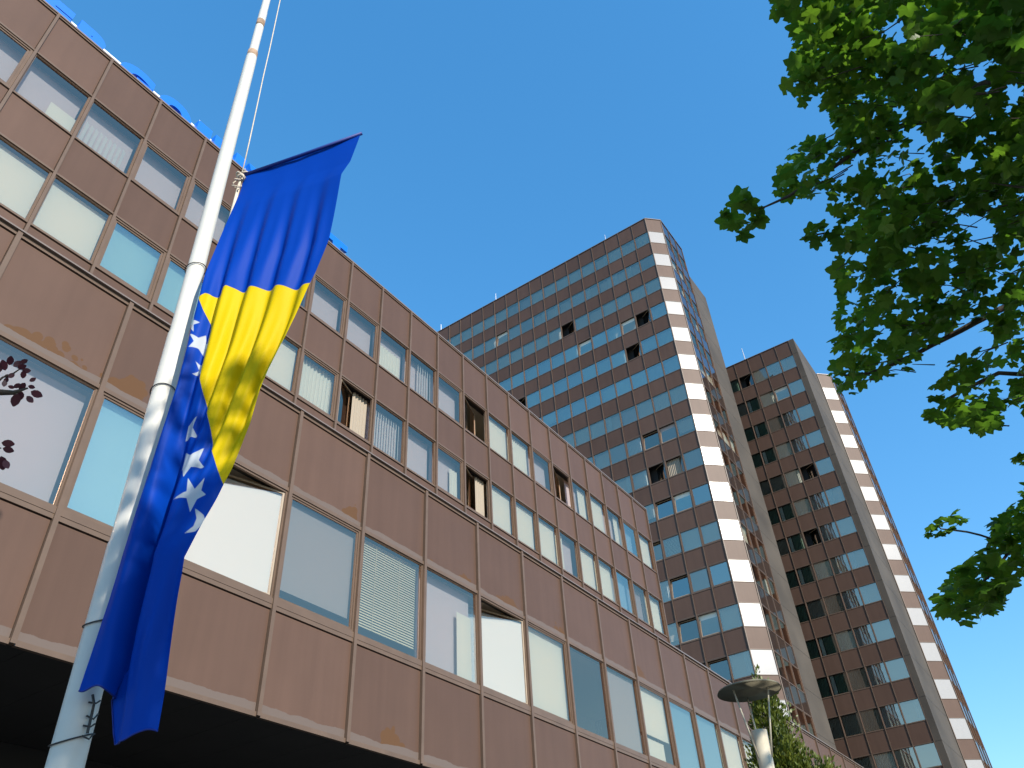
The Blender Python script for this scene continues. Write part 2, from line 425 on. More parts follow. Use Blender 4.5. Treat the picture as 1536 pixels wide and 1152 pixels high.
up(0, 14, 'shut'); up(0, 15, 'turn', [], 'glass'); up(0, 16, 'fixed', C(('curtain', .6, 1, 0, .98))); up(0, 17, 'fixed', full('blind'))
up(0, 18, 'fixed', C(('curtain', .7, 1, 0, .98))); up(0, 19, 'shut', [], 'glass_t'); up(0, 20, 'fixed', full('blind'))
up(1, -1, 'fixed', full('blind')); up(1, 0, 'fixed', full('blind')); up(1, 1, 'fixed', full('blind')); up(1, 2, 'shut', full('blind'), 'glass_t'); up(1, 3, 'shut', full('blind'), 'glass_t')
up(1, 4, 'fixed', full('blind')); up(1, 5, 'fixed', full('blind')); up(1, 6, 'shut', full('curtain')); up(1, 7, 'turn', C(('curtain_d', .55, 1, 0, .98)), 'glass')
up(1, 8, 'fixed', C(('vertical', 0, 1, 0, .9))); up(1, 9, 'fixed', C(('curtain', 0, .2, 0, .98))); up(1, 10, 'shut', C(('curtain', .68, .95, 0, .75)))
up(1, 11, 'turn', C(('curtain_d', .6, 1, 0, .98)), 'glass'); up(1, 12, 'fixed', full('blind')); up(1, 13, 'fixed', full('blind')); up(1, 14, 'fixed', full('blind'))
up(1, 15, 'fixed', C(('curtain', 0, .4, 0, .98))); up(1, 16, 'fixed', full('blind')); up(1, 17, 'fixed', full('curtain')); up(1, 18, 'fixed', [], 'glass_t')
up(1, 19, 'fixed', C(('vertical', 0, 1, 0, .98))); up(1, 20, 'fixed', full('curtain'))
for r, c, a, z, wd, ht in winsU:
    st, cv, gl = UP.get((0 if r == 1 else 1, c + K0), ('fixed', full('blind'), 'glass'))
    if st[:4] != 'turn' and not any(q[0] == 'blind' and q[4] - q[3] > .9 and q[2] - q[1] > .9 for q in cv): cv = cv + [('fill_lav', 0, 1, -.02, 1.0)]  # panes without a full blind get an added one to lift their brightness
    add_window(wing, mwU @ Matrix.Translation((a, 0, z)), wd, ht, st, cv, gl)
LO = {-3: ('fixed', full('fill_lav'), 'glass'), -2: ('shut', full('blind_white'), 'glass_t'), -1: ('turnw', [], 'glass'),
      0: ('shut', C(('blind_grey', 0, 1, .14, .98)), 'glass'), 1: ('fixed', C(('venetian', 0, .97, .12, .98)), 'glass'),
      2: ('fixed', C(('blind', .68, .96, .0, .72), ('fill_lav', 0, 1, -.02, 1)), 'glass'), 3: ('turnw', [], 'glass'), 4: ('shut', full('blind'), 'glass'),
      5: ('fixed', C(('vertical', 0, .9, 0, .96)), 'glass'), 6: ('fixed', full('blind_grey'), 'glass'), 7: ('shut', C(('blind', 0, 1, .35, .98), ('curtain', 0, .8, 0, .3)), 'glass'),
      8: ('shut', full('blind_grey'), 'glass_t'), 9: ('fixed', full('blind_grey'), 'glass_t'), 10: ('fixed', full('blind'), 'glass')}
for r, c, a, z, wd, ht in winsL:
    st, cv, gl = LO.get(c + M0, ('fixed', full(rnd.choice(['blind', 'blind_grey', 'blind'])), 'glass'))
    add_window(wing, mwU @ Matrix.Translation((a, 0, z + .15)), wd, ht - .15, st, cv, gl)
tag(wing, 'long low brown panelled office wing with two ribbon window rows above a deeper storey', 'building')

# ------------------------------------------------------------------ towers
X1, Y1, ZT, FH, PH, WHT = 33.2886, 10.5145, 39.4656, 2.0779, 1.2037, 1.0846
def inside(v, low_ok=True):
    # is the point seen past the low wing and inside the frame
    d = (v[0] - 0, v[1], v[2] - EYE)
    q = [RM[i][0] * d[0] + RM[i][1] * d[1] + RM[i][2] * d[2] for i in range(3)]
    if q[2] <= 0: return None
    uu, vv = 768 + F * q[0] / q[2], 576 + F * q[1] / q[2]
    if not (-20 < uu < 1556 and -20 < vv < 1172): return None
    k = D * U / d[1] if d[1] > D * U else 2
    if k < 1:
        x, z = d[0] * k, d[2] * k
        if x < lx1 and z < ZU[0] * U: return None
        if z < 9.1 * U and x < 45.5 * U: return None
    return uu, vv
def tower_rows(zt, n):
    out = [(zt, zt + PH, 'p')]
    for i in range(n):
        t = zt - i * FH
        out += [(t - WHT, t, 'w'), (t - FH, t - WHT, 'p')]
    return [(zw(a), zw(b), k) for a, b, k in out]
def tower(name, label, xo, yo, zt, nl, ch_x, ch_y, nr, nfl, spec, seed):
    root = empty(name, W(xo, yo, -EYE / U)); bpy.context.view_layer.update()
    inv = root.matrix_world.inverted()
    rows = tower_rows(zt, nfl); r = random.Random(seed); cand = []
    kw = dict(mull=.05, mp=.05, th=.045, tp=.02)
    # left face
    mL = inv @ wall_matrix(xo * U, yo * U, -math.pi / 2)
    for rr, c, a, z, wd, ht in facade(root, mL, -nl * U, nl, U, rows, **kw): cand.append(('L', mL, (rr - 1) // 2, nl - 1 - c, a, z, wd, ht))
    # chamfer
    mC = inv @ wall_matrix(ch_x * U, ch_y * U, -math.pi / 4)
    cw = .737 * math.sqrt(2) * U
    facade(root, mC, 0, 1, cw, [(a, b, 'white' if k == 'w' else 'p') for a, b, k in rows], endm=(True, True), **kw)
    # right face
    mR = inv @ wall_matrix((ch_x + .737) * U, (ch_y - .737) * U, 0)
    rw = 1.034 * U
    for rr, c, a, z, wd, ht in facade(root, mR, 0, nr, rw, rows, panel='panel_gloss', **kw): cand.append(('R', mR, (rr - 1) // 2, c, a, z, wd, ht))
    # sort windows by their size in the picture
    sized = []
    for q in cand:
        f, mw, i, c, a, z, wd, ht = q
        P = [root.matrix_world @ mw @ Vector(p) for p in ((a, 0, z), (a + wd, 0, z), (a + wd, 0, z + ht), (a, 0, z + ht))]
        cen = inside((P[0] + P[2]) / 2)
        if cen is None: sized.append((0, q)); continue
        uv = []
        for p in P:
            d = (p.x, p.y, p.z - EYE); k = [sum(RM[j][m] * d[m] for m in range(3)) for j in range(3)]
            uv.append((k[0] / k[2], k[1] / k[2]))
        ar = abs(sum(uv[j][0] * uv[(j + 1) % 4][1] - uv[(j + 1) % 4][0] * uv[j][1] for j in range(4)))
        sized.append((ar, q))
    sized.sort(key=lambda t: -t[0])
    acc = Acc()
    for n, (ar, (f, mw, i, c, a, z, wd, ht)) in enumerate(sized):
        st, cv, gl = spec(f, i, c, r)
        base = mw @ Matrix.Translation((a, 0, z))
        if n < 96 and ar > 0: add_window(root, base, wd, ht, st, cv, gl, False)
        else: merge_window(acc, base, wd, ht, st, cv, gl)
    tag(acc.build('far_windows', acc.mats, root), kind='stuff')
    return root, inv, rows
def cov(kind, r):
    if kind == 'none': return []
    if kind == 'pale': return C((r.choice(['fill_pale', 'fill_pale', 'fill_lav', 'blind']), 0, 1, r.choice([-.02, -.02, -.02, .3]), 1))
    if kind == 'part': return C(('fill_pale', 0, 1, -.02, 1)) + C(('curtain', *((0, .35) if r.random() < .5 else (.65, 1)), 0, .98))
    if kind == 'gpart': return C(('green', .3, .9, 0, .98), ('curtain', .05, .25, 0, .98))
    return full(kind)
SP1 = {('L', 3, 1): ('turn', 'none', 'glass_d'), ('L', 3, 2): ('tilt', 'blind', 'glass'), ('L', 4, 2): ('turn', 'none', 'glass'), ('L', 3, 5): ('tilt', 'blind', 'glass_t'),
       ('L', 2, 6): ('turn', 'none', 'glass'), ('L', 4, 10): ('turn', 'none', 'glass'), ('L', 7, 1): ('tilt', 'blind_grey', 'glass'), ('L', 7, 2): ('tilt', 'none', 'glass'),
       ('L', 7, 3): ('shut', 'vertical', 'glass'), ('L', 8, 1): ('turn', 'curtain_d', 'glass_d'), ('L', 8, 2): ('turn', 'none', 'glass_d'), ('L', 8, 3): ('shut', 'part', 'glass'),
       ('L', 9, 1): ('tilt', 'blind', 'glass_t'), ('L', 9, 2): ('tilt', 'none', 'glass_t'), ('L', 9, 0): ('shut', 'none', 'glass_t'), ('L', 10, 0): ('shut', 'blind', 'glass'),
       ('L', 10, 2): ('shut', 'venetian', 'glass'), ('L', 11, 0): ('shut', 'none', 'glass_t'), ('L', 11, 1): ('shut', 'blind_grey', 'glass'), ('L', 11, 2): ('tilt', 'none', 'glass_t'),
       ('L', 12, 1): ('tilt', 'blind', 'glass'), ('L', 12, 2): ('tilt', 'none', 'glass'), ('L', 13, 1): ('tilt', 'none', 'glass')}
def spec1(f, i, c, r):
    x = r.random()
    if (f, i, c) in SP1:
        s = SP1[(f, i, c)]; return s[0].replace('turn', 'turnr'), cov(s[1], r), s[2]
    if f == 'R': return 'fixed', cov('part' if x < .2 else 'none', r), 'glass'
    if i in (0, 2, 6): return 'fixed', cov('curtain' if x < .7 else ('part' if x < .85 else 'pale'), r), 'glass'
    if i in (3, 4, 5): return ('fixed', cov('blind' if x < .12 else 'pale', r), 'glass_t')
    return ('tilt' if x < .08 else 'fixed'), cov(('pale', 'part', 'blind_grey', 'pale', 'curtain', 'vertical')[int(x * 6)], r), 'glass'
def coated(sp):
    def f_(f, i, c, r):
        s = sp(f, i, c, r); return (s[0], s[1], 'glass_g') if f == 'L' and s[2] == 'glass' else s
    return f_
t1, inv1, rows1 = tower('office_tower', 0, X1, Y1, ZT, 22, X1, Y1, 3, 17, coated(spec1), 3)
tag(t1, 'taller brown office tower with white panels down its chamfered corner, nearer the low wing', 'building')
SP2 = {('L', 0, 3): ('turn', 'none', 'glass_d'), ('L', 1, 1): ('tilt', 'blind', 'glass'), ('L', 4, 1): ('turn', 'none', 'glass_d'), ('L', 6, 2): ('turn', 'none', 'glass_d')}
def spec2(f, i, c, r):
    x = r.random()
    if (f, i, c) in SP2:
        s = SP2[(f, i, c)]; return s[0].replace('turn', 'turnr'), cov(s[1], r), s[2]
    if f == 'R': return 'fixed', cov('part' if x < .2 else 'none', r), 'glass'
    if c == 0: return 'fixed', cov('blind' if x < .7 else 'part', r), 'glass'
    if c == 1: return 'fixed', cov('vertical' if x < .6 else 'blind', r), 'glass'
    if c == 2: return 'fixed', cov('curtain_d' if x < .5 else 'curtain', r), 'glass_d'
    return 'fixed', (cov('gpart', r) if x < .7 else cov('curtain_d', r)), 'glass_d'
X2, Y2, ZT2 = X1 + 12.168, Y1 - 3.953, ZT - 2 * FH
t2, inv2, rows2 = tower('office_tower', 0, X2, Y2, ZT2, 18, X1 + 16.973, Y1 - 4.326, 3, 15, coated(spec2), 5)
tag(t2, 'lower brown office tower behind the taller one, with dark glazing and a concrete wall', 'building')
def tower_rest(root, inv, rows, xo, yo, zt, nl, ch_x, ch_y, nr, s_y, s_x0, s_x1, retx):
    top = zw(zt + PH); bot = 0
    def bld(name, m, mt): o = m.build(name, M[mt], root); o.matrix_local = inv; return o
    rx1 = (ch_x + .737 + nr * 1.034) * U
    # dark core behind the glazing
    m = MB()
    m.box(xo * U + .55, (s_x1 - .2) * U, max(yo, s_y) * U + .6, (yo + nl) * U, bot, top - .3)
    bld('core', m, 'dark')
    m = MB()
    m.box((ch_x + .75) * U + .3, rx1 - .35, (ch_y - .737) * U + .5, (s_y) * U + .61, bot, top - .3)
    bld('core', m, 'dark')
    m = MB(); m.box(xo * U + .06, (s_x1 - .1) * U, max(yo, s_y) * U + .1, (yo + nl) * U, top - .28, top - .02)
    m.box((ch_x + .75) * U, rx1, (ch_y - .72) * U + .08, max(ch_y, s_y) * U + .09, top - .28, top - .02)
    bld('roof', m, 'roof')
    # coping round the top
    cp = .06
    m = MB(); m.box(xo * U - .06, xo * U + .25, yo * U, (yo + nl) * U, top + .004, top + .07)
    bld('coping', m, 'coping')
    mC = inv @ wall_matrix(ch_x * U, ch_y * U, -math.pi / 4)
    m = MB(); m.box(0, .737 * math.sqrt(2) * U, -.06, .2, top + .006, top + .075); o = m.build('coping', M['coping'], root); o.matrix_local = mC
    m = MB(); m.box((ch_x + .737) * U, rx1 + .05, (ch_y - .737) * U - .06, (ch_y - .737) * U + .2, top + .004, top + .07); bld('coping', m, 'coping')
# concrete walls, tower one: behind the glazed right face
tower_rest(t1, inv1, rows1, X1, Y1, ZT, 22, X1, Y1, 3, Y1 - .11, X1 + 3.84, X1 + 9.05, 0)
m = MB(); zt1 = zw(ZT + PH)
m.box((X1 + 3.87) * U, (X1 + 9.05) * U, (Y1 - .11) * U, (Y1 + 22) * U, 0, zt1)
o = m.build('concrete_wall', M['concrete'], t1); o.matrix_local = inv1
m = MB(); m.box((X1 + 3.84) * U + .03, (X1 + 3.87) * U, (Y1 - .70) * U, (Y1 - .09) * U, 0, zt1); o = m.build('return_wall', M['concrete'], t1); o.matrix_local = inv1
m = MB()
for i in range(18):
    z = zw(ZT - i * FH); m.box((X1 + 3.9) * U, (X1 + 9.05) * U + .004, (Y1 - .11) * U - .004, (Y1 - .11) * U + .3, z - .015, z + .015)
o = m.build('wall_joint', M['dark'], t1); o.matrix_local = inv1
# tower two
m = MB(); zt2 = zw(ZT2 + PH)
m.box(X2 * U - .03, (X1 + 17.5) * U, (Y1 - 4.30) * U, Y2 * U - .03, 0, zt2 + .06)
o = m.build('concrete_wall', M['concrete'], t2); o.matrix_local = inv2
m = MB()
for i in range(16):
    z = zw(ZT2 - i * FH); m.box(X2 * U - .034, (X1 + 16.95) * U, (Y1 - 4.30) * U - .004, Y2 * U - .05, z - .015, z + .015)
o = m.build('wall_joint', M['dark'], t2); o.matrix_local = inv2
def bld2(name, m, mt): o = m.build(name, M[mt], t2); o.matrix_local = inv2; return o
rx1 = (X1 + 17.71 + 3 * 1.034) * U
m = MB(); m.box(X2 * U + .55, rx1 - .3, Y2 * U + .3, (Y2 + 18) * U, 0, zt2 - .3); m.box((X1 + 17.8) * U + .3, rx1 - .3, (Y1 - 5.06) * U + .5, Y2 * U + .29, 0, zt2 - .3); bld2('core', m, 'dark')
m = MB(); m.box(X2 * U + .06, rx1, Y2 * U, (Y2 + 18) * U, zt2 - .28, zt2 - .02); bld2('roof', m, 'roof')
m = MB(); m.box(X2 * U - .06, X2 * U + .25, Y2 * U, (Y2 + 18) * U, zt2 + .004, zt2 + .06); bld2('coping', m, 'coping')
m = MB(); m.box(0, .737 * math.sqrt(2) * U, -.06, .2, zt2 + .006, zt2 + .075); o = m.build('coping', M['coping'], t2); o.matrix_local = inv2 @ wall_matrix((X1 + 16.973) * U, (Y1 - 4.326) * U, -math.pi / 4)
m = MB(); m.box((X1 + 17.71) * U, rx1, (Y1 - 5.063) * U - .06, (Y1 - 5.063) * U + .2, zt2 + .004, zt2 + .07); bld2('coping', m, 'coping')
m = MB(); m.box(rx1 - .02, rx1 + .05, (Y1 - 5.06) * U, (Y2 + 18) * U, 0, zt2); bld2('end_wall', m, 'concrete')
# roof aerials
def rod(root, inv, x, y, z, h, lean=0, r=.03):
    m = MB(); m.tube([(x, y, z), (x - lean, y, z + h)], [r, r * .6], 6); m.box(x - .12, x + .12, y - .12, y + .12, z - .05, z + .06)
    o = m.build('aerial', M['steel'], root); o.matrix_local = inv
for y, h, l in ((3.0, 1.3, 0), (12.0, 1.5, 0), (17.0, 1.4, 0)): rod(t1, inv1, (X1 + .25) * U, (Y1 + y) * U, zt1, h, l)
m = MB(); x, y = (X1 + .4) * U, (Y1 + 8) * U
m.box(x - .2, x + .2, y - .9, y + .9, zt1 + .25, zt1 + .6); m.box(x - .1, x + .1, y - .6, y - .5, zt1, zt1 + .25); m.box(x - .1, x + .1, y + .5, y + .6, zt1, zt1 + .25)
o = m.build('roof_unit', M['rail'], t1); o.matrix_local = inv1
rod(t2, inv2, (X2 + .2) * U, (Y2 + 3.2) * U, zt2, 1.9, .0, .05)

# ------------------------------------------------------------------ roof sign
sign = empty('rooftop_sign', (5, D * U + .4, zw(ZU[0]) + .09)); bpy.context.view_layer.update()
sinv = sign.matrix_world.inverted()
spans = [('N', -6.3, -5.2), ('E', -1.0, 0.0)]
LET = [('E', 1.45, 2.36), ('R', 2.53, 3.58), ('G', 3.79, 4.83), ('O', 5.03, 6.10), ('I', 6.29, 6.77), ('N', 6.91, 8.07), ('V', 8.17, 9.2), ('E', 9.42, 10.28), ('S', 10.45, 11.38), ('T', 11.50, 12.48)]
LET = [('E', -1.05, -.1), ('N', .12, 1.24)] + LET
LH, LZ, LY = .93, zw(ZU[0]) + .09, D * U + .38
def letter_mesh(ch, wd):
    cu = bpy.data.curves.new('l', 'FONT'); cu.body = ch; cu.size = 1; cu.offset = .085; cu.extrude = .1; cu.resolution_u = 6
    ob = bpy.data.objects.new('l', cu); COL.objects.link(ob); bpy.context.view_layer.update()
    me = bpy.data.meshes.new_from_object(ob.evaluated_get(bpy.context.evaluated_depsgraph_get()))
    bpy.data.objects.remove(ob)
    xs = [v.co.x for v in me.vertices]; ys = [v.co.y for v in me.vertices]
    x0, x1, y0, y1 = min(xs), max(xs), min(ys), max(ys)
    for v in me.vertices:
        x, y, z = v.co; v.co = ((x - x0) / (x1 - x0) * wd, -z, (y - y0) / (y1 - y0) * LH)
    me.materials.clear(); me.materials.append(M['letter']); me.name = 'letter'; return me
for ch, a, b in LET:
    o = link('letter', letter_mesh(ch, b - a), sign); o.matrix_local = sinv @ Matrix.Translation((a, LY, LZ))
m = MB()
m.box(-1.2, 12.6, LY + .12, LY + .20, LZ + .80, LZ + .88); m.box(-1.2, 12.6, LY + .12, LY + .20, LZ + .05, LZ + .12)
for i in range(24):
    x = -1.1 + i * .595; m.box(x, x + .05, LY + .21, LY + .26, zw(ZU[0]) + .09, LZ + .78)
o = m.build('rail', M['rail'], sign); o.matrix_local = sinv
tag(sign, 'blue capital letters spelling a name on a white rail along the low wing roof edge', 'sign')
m = MB(); a = Vector((7.05, D * U + 2.0, zw(ZU[0]))); m.tube([a - Vector((0, 0, .1)), a + Vector((0, 0, 3.6))], [.03, .018], 6)
m.box(a.x - .1, a.x + .1, a.y - .1, a.y + .1, a.z - .1, a.z - .02)
o = m.build('lightning_rod', M['rail']); tag(o, 'thin white rod rising from the low wing roof beside the flagpole', 'rod')

# ------------------------------------------------------------------ flagpole
PD = 4.0
pole = empty('flagpole', (hpoint(97, 1152, PD).x, hpoint(97, 1152, PD).y, 0)); bpy.context.view_layer.update()
pinv = pole.matrix_world.inverted()
b0, b1 = hpoint(97, 1152, PD), hpoint(400, 0, PD)
ax = lambda z: b0 + (b1 - b0) * ((z - b0.z) / (b1.z - b0.z))
m = MB()
prof = [(0, .084), (2.45, .075), (3.6, .071), (3.62, .066), (5.0, .060), (5.02, .055), (6.6, .050), (8.14, .045), (8.30, .0405), (8.31, .036), (9.0, .0355), (9.02, .033), (15.6, .026)]
m.tube([ax(z) for z, r in prof], [r for z, r in prof], 28)
o = m.build('shaft', M['pole'], pole, True); o.matrix_local = pinv
for p in o.data.polygons: p.use_smooth = len(p.vertices) == 4
for z0, z1, r in ((8.14, 8.30, .0425), (8.74, 8.84, .0362)):
    m = MB(); m.tube([ax(z0), ax((z0 + z1) / 2), ax(z1)], [r, r * 1.01, r * .99], 24)
    o = m.build('rust_band', M['rust'], pole, True); o.matrix_local = pinv
m = MB(); c = ax(15.6); m.tube([c, c + Vector((0, 0, .02)), c + Vector((0, 0, .09)), c + Vector((0, 0, .12))], [.02, .05, .05, .01], 16)
o = m.build('finial', M['pole'], pole, True); o.matrix_local = pinv
def rope_ring(v, r, tilt, ph):
    # a wire loop round the shaft where the picture shows one
    u = 97 + (1152 - v) * (303 / 1152); z = hpoint(u, v, PD).z; c = ax(z); m = MB()
    m.tube([c + Vector((r * math.cos(t), r * math.sin(t), tilt * math.cos(t + ph))) for t in [6.2832 * i / 28 for i in range(29)]], .0035, 5)
    o = m.build('wire_loop', M['wire'], pole); o.matrix_local = pinv
rope_ring(405, .062, .02, 1); rope_ring(590, .068, .02, 2); rope_ring(935, .078, .03, 0); rope_ring(1110, .080, .035, 0)
knot = hpoint(362, 266, 3.86)
m = MB(); top = ax(15.5) + Vector((.05, -.03, 0))
m.tube([top + (knot - top) * (i / 20) + Vector((.004, .004, 0)) * math.sin(i * 2.1) for i in range(21)], .0045, 6)
m.tube([knot, hpoint(345, 330, 3.88), hpoint(322, 385, 3.9), hpoint(306, 420, 3.93)], [.011, .012, .012, .008], 8)
r2 = random.Random(4)
for i in range(5):
    c = knot + Vector((r2.uniform(-.02, .02), r2.uniform(-.02, .02), -.03 + .018 * i)); pts = []
    for k in range(13):
        t = k * .56; pts.append(c + Vector((.022 * math.cos(t), .022 * math.sin(t), .01 * math.sin(2 * t + i))))
    m.tube(pts, .007, 6)
for i in range(4):
    m.tube([knot, knot + Vector((r2.uniform(-.05, .02), r2.uniform(-.03, .03), -.05 - .03 * i)), knot + Vector((r2.uniform(-.07, .0), r2.uniform(-.03, .03), -.10 - .02 * i))], .005, 5)
o = m.build('halyard', M['rope'], pole, True); o.matrix_local = pinv
m = MB()
for i, (u, v) in enumerate(((139, 1055), (136, 1075), (131, 1090), (129, 1105))):
    c = hpoint(u, v, 3.93); m.tube([c + Vector((-.02, .0, .0)), c + Vector((.01, -.01, -.01 * (i % 2))), c + Vector((.025, -.01, .015))], .004, 5)
m.tube([hpoint(139, 1042, 3.9), hpoint(141, 1056, 3.9), hpoint(138, 1070, 3.92), hpoint(131, 1100, 3.93)], .006, 6)
o = m.build('cleat_rope', M['wire'], pole); o.matrix_local = pinv
tag(pole, 'white painted tapering steel flagpole with rusty joints and wire loops', 'flagpole')

# ------------------------------------------------------------------ flag
Lp = [(367, 262), (362, 283), (349, 315), (328, 368), (310, 414), (298, 452), (282, 500), (262, 580), (250, 618), (226, 706), (205, 772), (180, 850), (164, 900), (154, 928), (118, 1036)]
Rp = [(541, 201), (526, 243), (513, 262), (508, 288), (500, 328), (493, 360), (474, 409), (464, 430), (445, 479), (432, 508), (409, 552), (394, 587), (378, 636), (362, 672), (348, 703), (336, 724), (325, 746), (306, 781), (279, 838), (276, 862), (260, 951), (246, 1032), (235, 1096)]
def arc(pts):
    d = [0]
    for a, b in zip(pts, pts[1:]): d.append(d[-1] + math.hypot(b[0] - a[0], b[1] - a[1]))
    return [x / d[-1] for x in d]
def samp(pts, ar, t):
    for i in range(len(ar) - 1):
        if t <= ar[i + 1] + 1e-9:
            k = (t - ar[i]) / max(1e-9, ar[i + 1] - ar[i]); return (pts[i][0] + (pts[i + 1][0] - pts[i][0]) * k, pts[i][1] + (pts[i + 1][1] - pts[i][1]) * k)
    return pts[-1]
La, Ra = arc(Lp), arc(Rp)
YEL = [(299, 449), (309, 442), (318, 443), (327, 440), (336, 434), (341, 432), (352, 433), (362, 434), (372, 433), (391, 433), (406, 431), (430, 431), (450, 430), (490, 420), (490, 480), (440, 590), (345, 730), (335, 727), (328, 708), (320, 680), (317, 646), (309.5, 612), (301, 571), (306, 534), (313, 500), (313.5, 482), (306, 467)]
z3 = lambda pts: [(x / 3.84, 600 + y / 3.84) for x, y in pts]
z2 = lambda pts: [(x / 3.84, 300 + y / 3.84) for x, y in pts]
STARS = [z3([(1050, 275), (1105, 325), (1180, 285), (1150, 355), (1185, 400), (1105, 395), (1062, 452), (1045, 390), (998, 390), (1045, 345)]),
         z3([(1090, 460), (1130, 525), (1185, 460), (1165, 530), (1195, 557), (1140, 580), (1100, 655), (1085, 580), (998, 575), (1085, 540)]),
         z3([(1133, 90), (1105, 150), (1135, 208), (1085, 200), (1050, 205), (1075, 130)]),
         z3([(1130, 635), (1175, 665), (1185, 700), (1130, 760), (1068, 780), (1120, 735), (1140, 690)]),
         z2([(1190, 750), (1166, 810), (1192, 842), (1158, 846), (1130, 892), (1122, 850), (1106, 838), (1130, 790)]),
         z2([(1143, 672), (1122, 725), (1106, 786), (1084, 758), (1102, 712)]),
         z2([(1145, 905), (1165, 950), (1158, 1010), (1100, 995), (1145, 970)])]
def sdist(poly, x, y):
    d = 1e9; ins = False
    for (ax_, ay), (bx, by) in zip(poly, poly[1:] + poly[:1]):
        ex, ey = bx - ax_, by - ay; wx, wy = x - ax_, y - ay
        t = max(0, min(1, (wx * ex + wy * ey) / (ex * ex + ey * ey)))
        d = min(d, math.hypot(wx - ex * t, wy - ey * t))
        if (ay > y) != (by > y) and x < ax_ + (y - ay) * ex / ey: ins = not ins
    return d if ins else -d
sm = lambda a, b, x: (lambda t: t * t * (3 - 2 * t))(max(0, min(1, (x - a) / (b - a))))
NS, NT = 150, 420
P = []; UV = []
for j in range(NT + 1):
    t = j / NT
    l, r = samp(Lp, La, t), samp(Rp, Ra, t)
    hL = 3.86 - .04 * sm(.0, .3, t); hR = 3.33 + .30 * sm(0, .55, t) + .04 * sm(.6, 1, t)
    for i in range(NS + 1):
        s = i / NS
        u, v = l[0] + (r[0] - l[0]) * s, l[1] + (r[1] - l[1]) * s
        # the hem: the left lobe ends higher than the right one
        hem = sm(.90, 1, t); v += hem * (-24 * (1 - sm(.40, .44, s)) * sm(0, .3, s) + 46 * sm(.40, .44, s) * (1 - sm(.45, 1, s)))
        P.append(hpoint(u, v, hL + (hR - hL) * s)); UV.append((u, v))
idx = lambda i, j: j * (NS + 1) + i
N = []
for j in range(NT + 1):
    for i in range(NS + 1):
        a = P[idx(min(i + 4, NS), j)] - P[idx(max(i - 4, 0), j)]; b = P[idx(i, min(j + 4, NT))] - P[idx(i, max(j - 4, 0))]
        N.append(a.cross(b).normalized())
DIS = []
for j in range(NT + 1):
    t = j / NT
    for i in range(NS + 1):
        s = i / NS
        wide = (P[idx(NS, j)] - P[idx(0, j)]).length
        wig = .03 * math.sin(5 * t + 2) + .015 * math.sin(13 * t)
        up_ = 1 - sm(.42, .66, t)
        q_ = 6.283 * (4.3 * (s ** .9) + wig * 6) + .3
        d = up_ * sm(.015, .24, t) * (.025 * (math.sin(q_) + .25 * math.sin(2 * q_ + .9)) + .003 * math.sin(6.283 * (7.7 * s) + 9 * t + 1))
        # lower half: two lobes with a deep valley between
        c = .26 + .09 * sm(.55, .72, t) + .05 * sm(.82, 1, t)
        lo = sm(.38, .60, t)
        d -= lo * .11 * math.exp(-((s - c) / .075) ** 2)
        d += lo * (.028 * math.exp(-((s - .72) / .16) ** 2) + .020 * math.exp(-((s - .14) / .12) ** 2))
        d += lo * .010 * math.sin(6.283 * (s * 2.1 - t * 1.3)) + .004 * noise.noise((s * 6, t * 14, 0))
        # loose diagonal creases
        d += .006 * lo * math.sin(22 * (s + .55 * t)) * sm(.2, .6, s)
        d *= 1 - .65 * sm(.86, .99, t) * (1 - math.exp(-((s - c) / .085) ** 2))
        d += .012 * sm(.86, 1., s) * math.sin(t * 17 + 1) * sm(.02, .1, t)
        DIS.append(d)
V = [p - n * d for p, n, d in zip(P, N, DIS)]
fl = empty('flag', tuple(hpoint(450, 230, 3.6))); bpy.context.view_layer.update(); finv = fl.matrix_world.inverted()
me = bpy.data.meshes.new('cloth')
me.from_pydata([tuple(v) for v in V], [], [(idx(i, j), idx(i + 1, j), idx(i + 1, j + 1), idx(i, j + 1)) for j in range(NT) for i in range(NS)])
me.polygons.foreach_set('use_smooth', [True] * len(me.polygons))
ay_ = me.attributes.new('yellow', 'FLOAT', 'POINT'); ay_.data.foreach_set('value', [max(-9, min(9, sdist(YEL, *q))) for q in UV])
def star5(cx, cy, r, a0):
    return [(cx + (r if k % 2 == 0 else r * .42) * math.cos(a0 + k * math.pi / 5), cy + (r if k % 2 == 0 else r * .42) * math.sin(a0 + k * math.pi / 5)) for k in range(10)]
STARS[4:] = [star5(300, 515, 18, -1.2), star5(287, 487, 15, -1.3), star5(303, 553, 17, -1.0)]
def sstar(q):
    if q[0] > 340 or q[1] < 460 or q[1] > 820: return -9
    return max(-9, min(max(sdist(p, *q) for p in STARS), -sdist(YEL, *q)))
as_ = me.attributes.new('star', 'FLOAT', 'POINT'); as_.data.foreach_set('value', [sstar(q) for q in UV])
